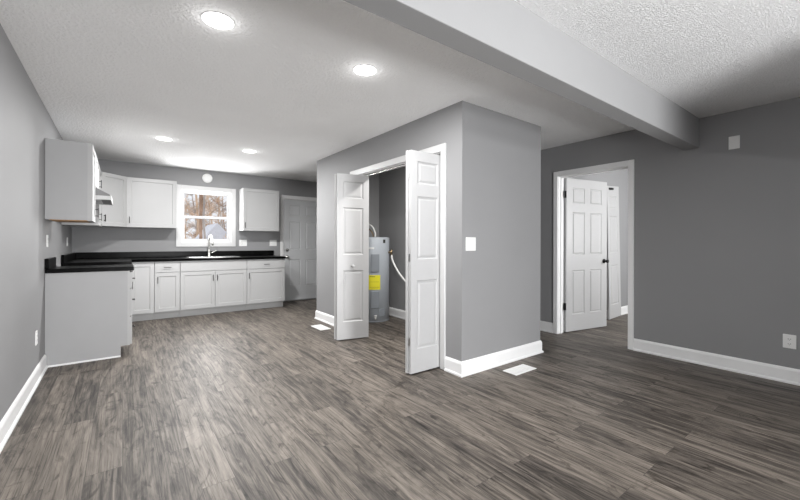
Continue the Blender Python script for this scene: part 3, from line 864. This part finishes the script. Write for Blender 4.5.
# relief valve on the side and its white discharge pipe
VA = FA + 1.22
dv = Vector((cos(VA), sin(VA), 0))
bm = bmesh.new()
tube(bm, [dv * (R - .01) + Vector((0, 0, 1.035)), dv * (R + .055) + Vector((0, 0, 1.035))], .016, 12)
tube(bm, [dv * (R + .045) + Vector((0, 0, 1.075)), dv * (R + .045) + Vector((0, 0, .985))], .015, 12)
lv = obj('relief_valve', bm, BRASS, wh)
boxes('lever', STEEL, lv, [(-.035, .035, -.006, .006, 1.078, 1.083)], loc=tuple(dv * (R + .045)), rot=(0, 0, VA))
p0 = dv * (R + .045)
bm = bmesh.new()
tube(bm, curve_pts([(p0.x, p0.y, 1.0), (p0.x + .005, p0.y - .03, .90), (p0.x + .03, p0.y - .14, .74), (p0.x + .06, p0.y - .30, .60), (p0.x + .065, p0.y - .55, .50), (p0.x + .065, p0.y - .85, .47)], 8), .014, 10)
obj('discharge_pipe', bm, PIPEW, wh)
# water connections on top
def lat(k, back, z): return (.84 * k + .54 * back, -.54 * k + .84 * back, z)
bm = bmesh.new(); tube(bm, curve_pts([lat(.03, 0, 1.262), lat(.025, .01, 1.34), lat(-.02, .03, 1.43), lat(-.09, .08, 1.465), lat(-.16, .14, 1.43), lat(-.20, .20, 1.36)], 8), .012, 10); obj('supply_hose', bm, PIPEW, wh)
bm = bmesh.new(); tube(bm, curve_pts([lat(0, .05, 1.262), lat(-.01, .05, 1.32), lat(-.06, .08, 1.385), lat(-.13, .12, 1.40), lat(-.2, .18, 1.35)], 8), .009, 10); obj('supply_hose', bm, BRASS, wh)

# ------------------------------------------------------------------ outside the kitchen window
struct(boxes('ground', GROUND, None, [(-20, 40, 7.6, 60, -.7, -.5)]), 'brown frosty ground outside the kitchen window', 'ground')
random.seed(11)
def branch(bm, p, d, length, r, depth, k0=26):
    n = 5
    pts = [p.copy()]
    q = p.copy(); v = d.copy()
    for i in range(n):
        v = (v + Vector((random.uniform(-1, 1), random.uniform(-1, 1), random.uniform(-.4, .7))) * .13).normalized()
        q = q + v * length / n
        pts.append(q.copy())
    tube(bm, pts, r, 6 if depth < 2 else 4, max(r * .35, .006))
    if depth >= 3: return
    k = {0: k0, 1: 5, 2: 3}[depth]
    for i in range(k):
        t = random.uniform(.12 if depth == 0 else .2, 1)
        b = pts[min(n, max(0, int(t * n)))]
        ang = random.uniform(0, 2 * pi)
        out = Vector((cos(ang), sin(ang), random.uniform(-.1, .8))).normalized()
        nd = (v * .35 + out).normalized()
        branch(bm, b, nd, length * (random.uniform(.32, .60) if depth else random.uniform(.13, .22)), r * random.uniform(.25, .42), depth + 1)
def tree(x, y, h, r, mat, label, group='bare trees behind the kitchen window', k0=26):
    bm = bmesh.new()
    branch(bm, Vector((0, 0, 0)), Vector((random.uniform(-.06, .06), 0, 1)).normalized(), h, r, 0, k0)
    return tag(obj('bare_tree', bm, mat, None, (x, y, -.52)), label, 'tree', group)
tree(1.66, 11.0, 6.0, .055, BARK, 'thick brown bare trunk in the left part of the kitchen window', k0=6)
tree(2.23, 13.2, 6.0, .045, BARKG, 'straight grey-brown bare tree left of the middle of the kitchen window', k0=6)
tree(2.98, 13.4, 6.0, .045, TAN, 'tan bare tree in the right part of the kitchen window view', k0=8)
SH = 'bare winter tree among the woods seen through the kitchen window'
for i in range(18):
    y = 20.5 + i * 2.1 + (1.2 if i > 12 else 0)
    x = y * (.118 + .118 * ((i * 0.618 + .13) % 1))
    tree(x, y, random.uniform(5.5, 8), random.uniform(.05, .085), [TAN, BARKG, BARK, TAN][i % 4], SH)
sh = thing('shed', 'pale gabled shed outside beyond the sink window', 'shed', (2.80, 16.0, -.5))
boxes('wall', SIDING, sh, [(-.32, .72, 0, 2.0, 0, 1.75)])
bm = bmesh.new()
vs = [bm.verts.new(v) for v in ((-.42, -.1, 1.72), (.16, -.1, 2.42), (.82, -.1, 1.72), (-.42, 2.1, 1.72), (.16, 2.1, 2.42), (.82, 2.1, 1.72))]
for f_ in ((0, 2, 1), (3, 4, 5), (0, 1, 4, 3), (1, 2, 5, 4), (2, 0, 3, 5)): bm.faces.new([vs[i] for i in f_])
obj('roof', bm, ROOFM, sh)
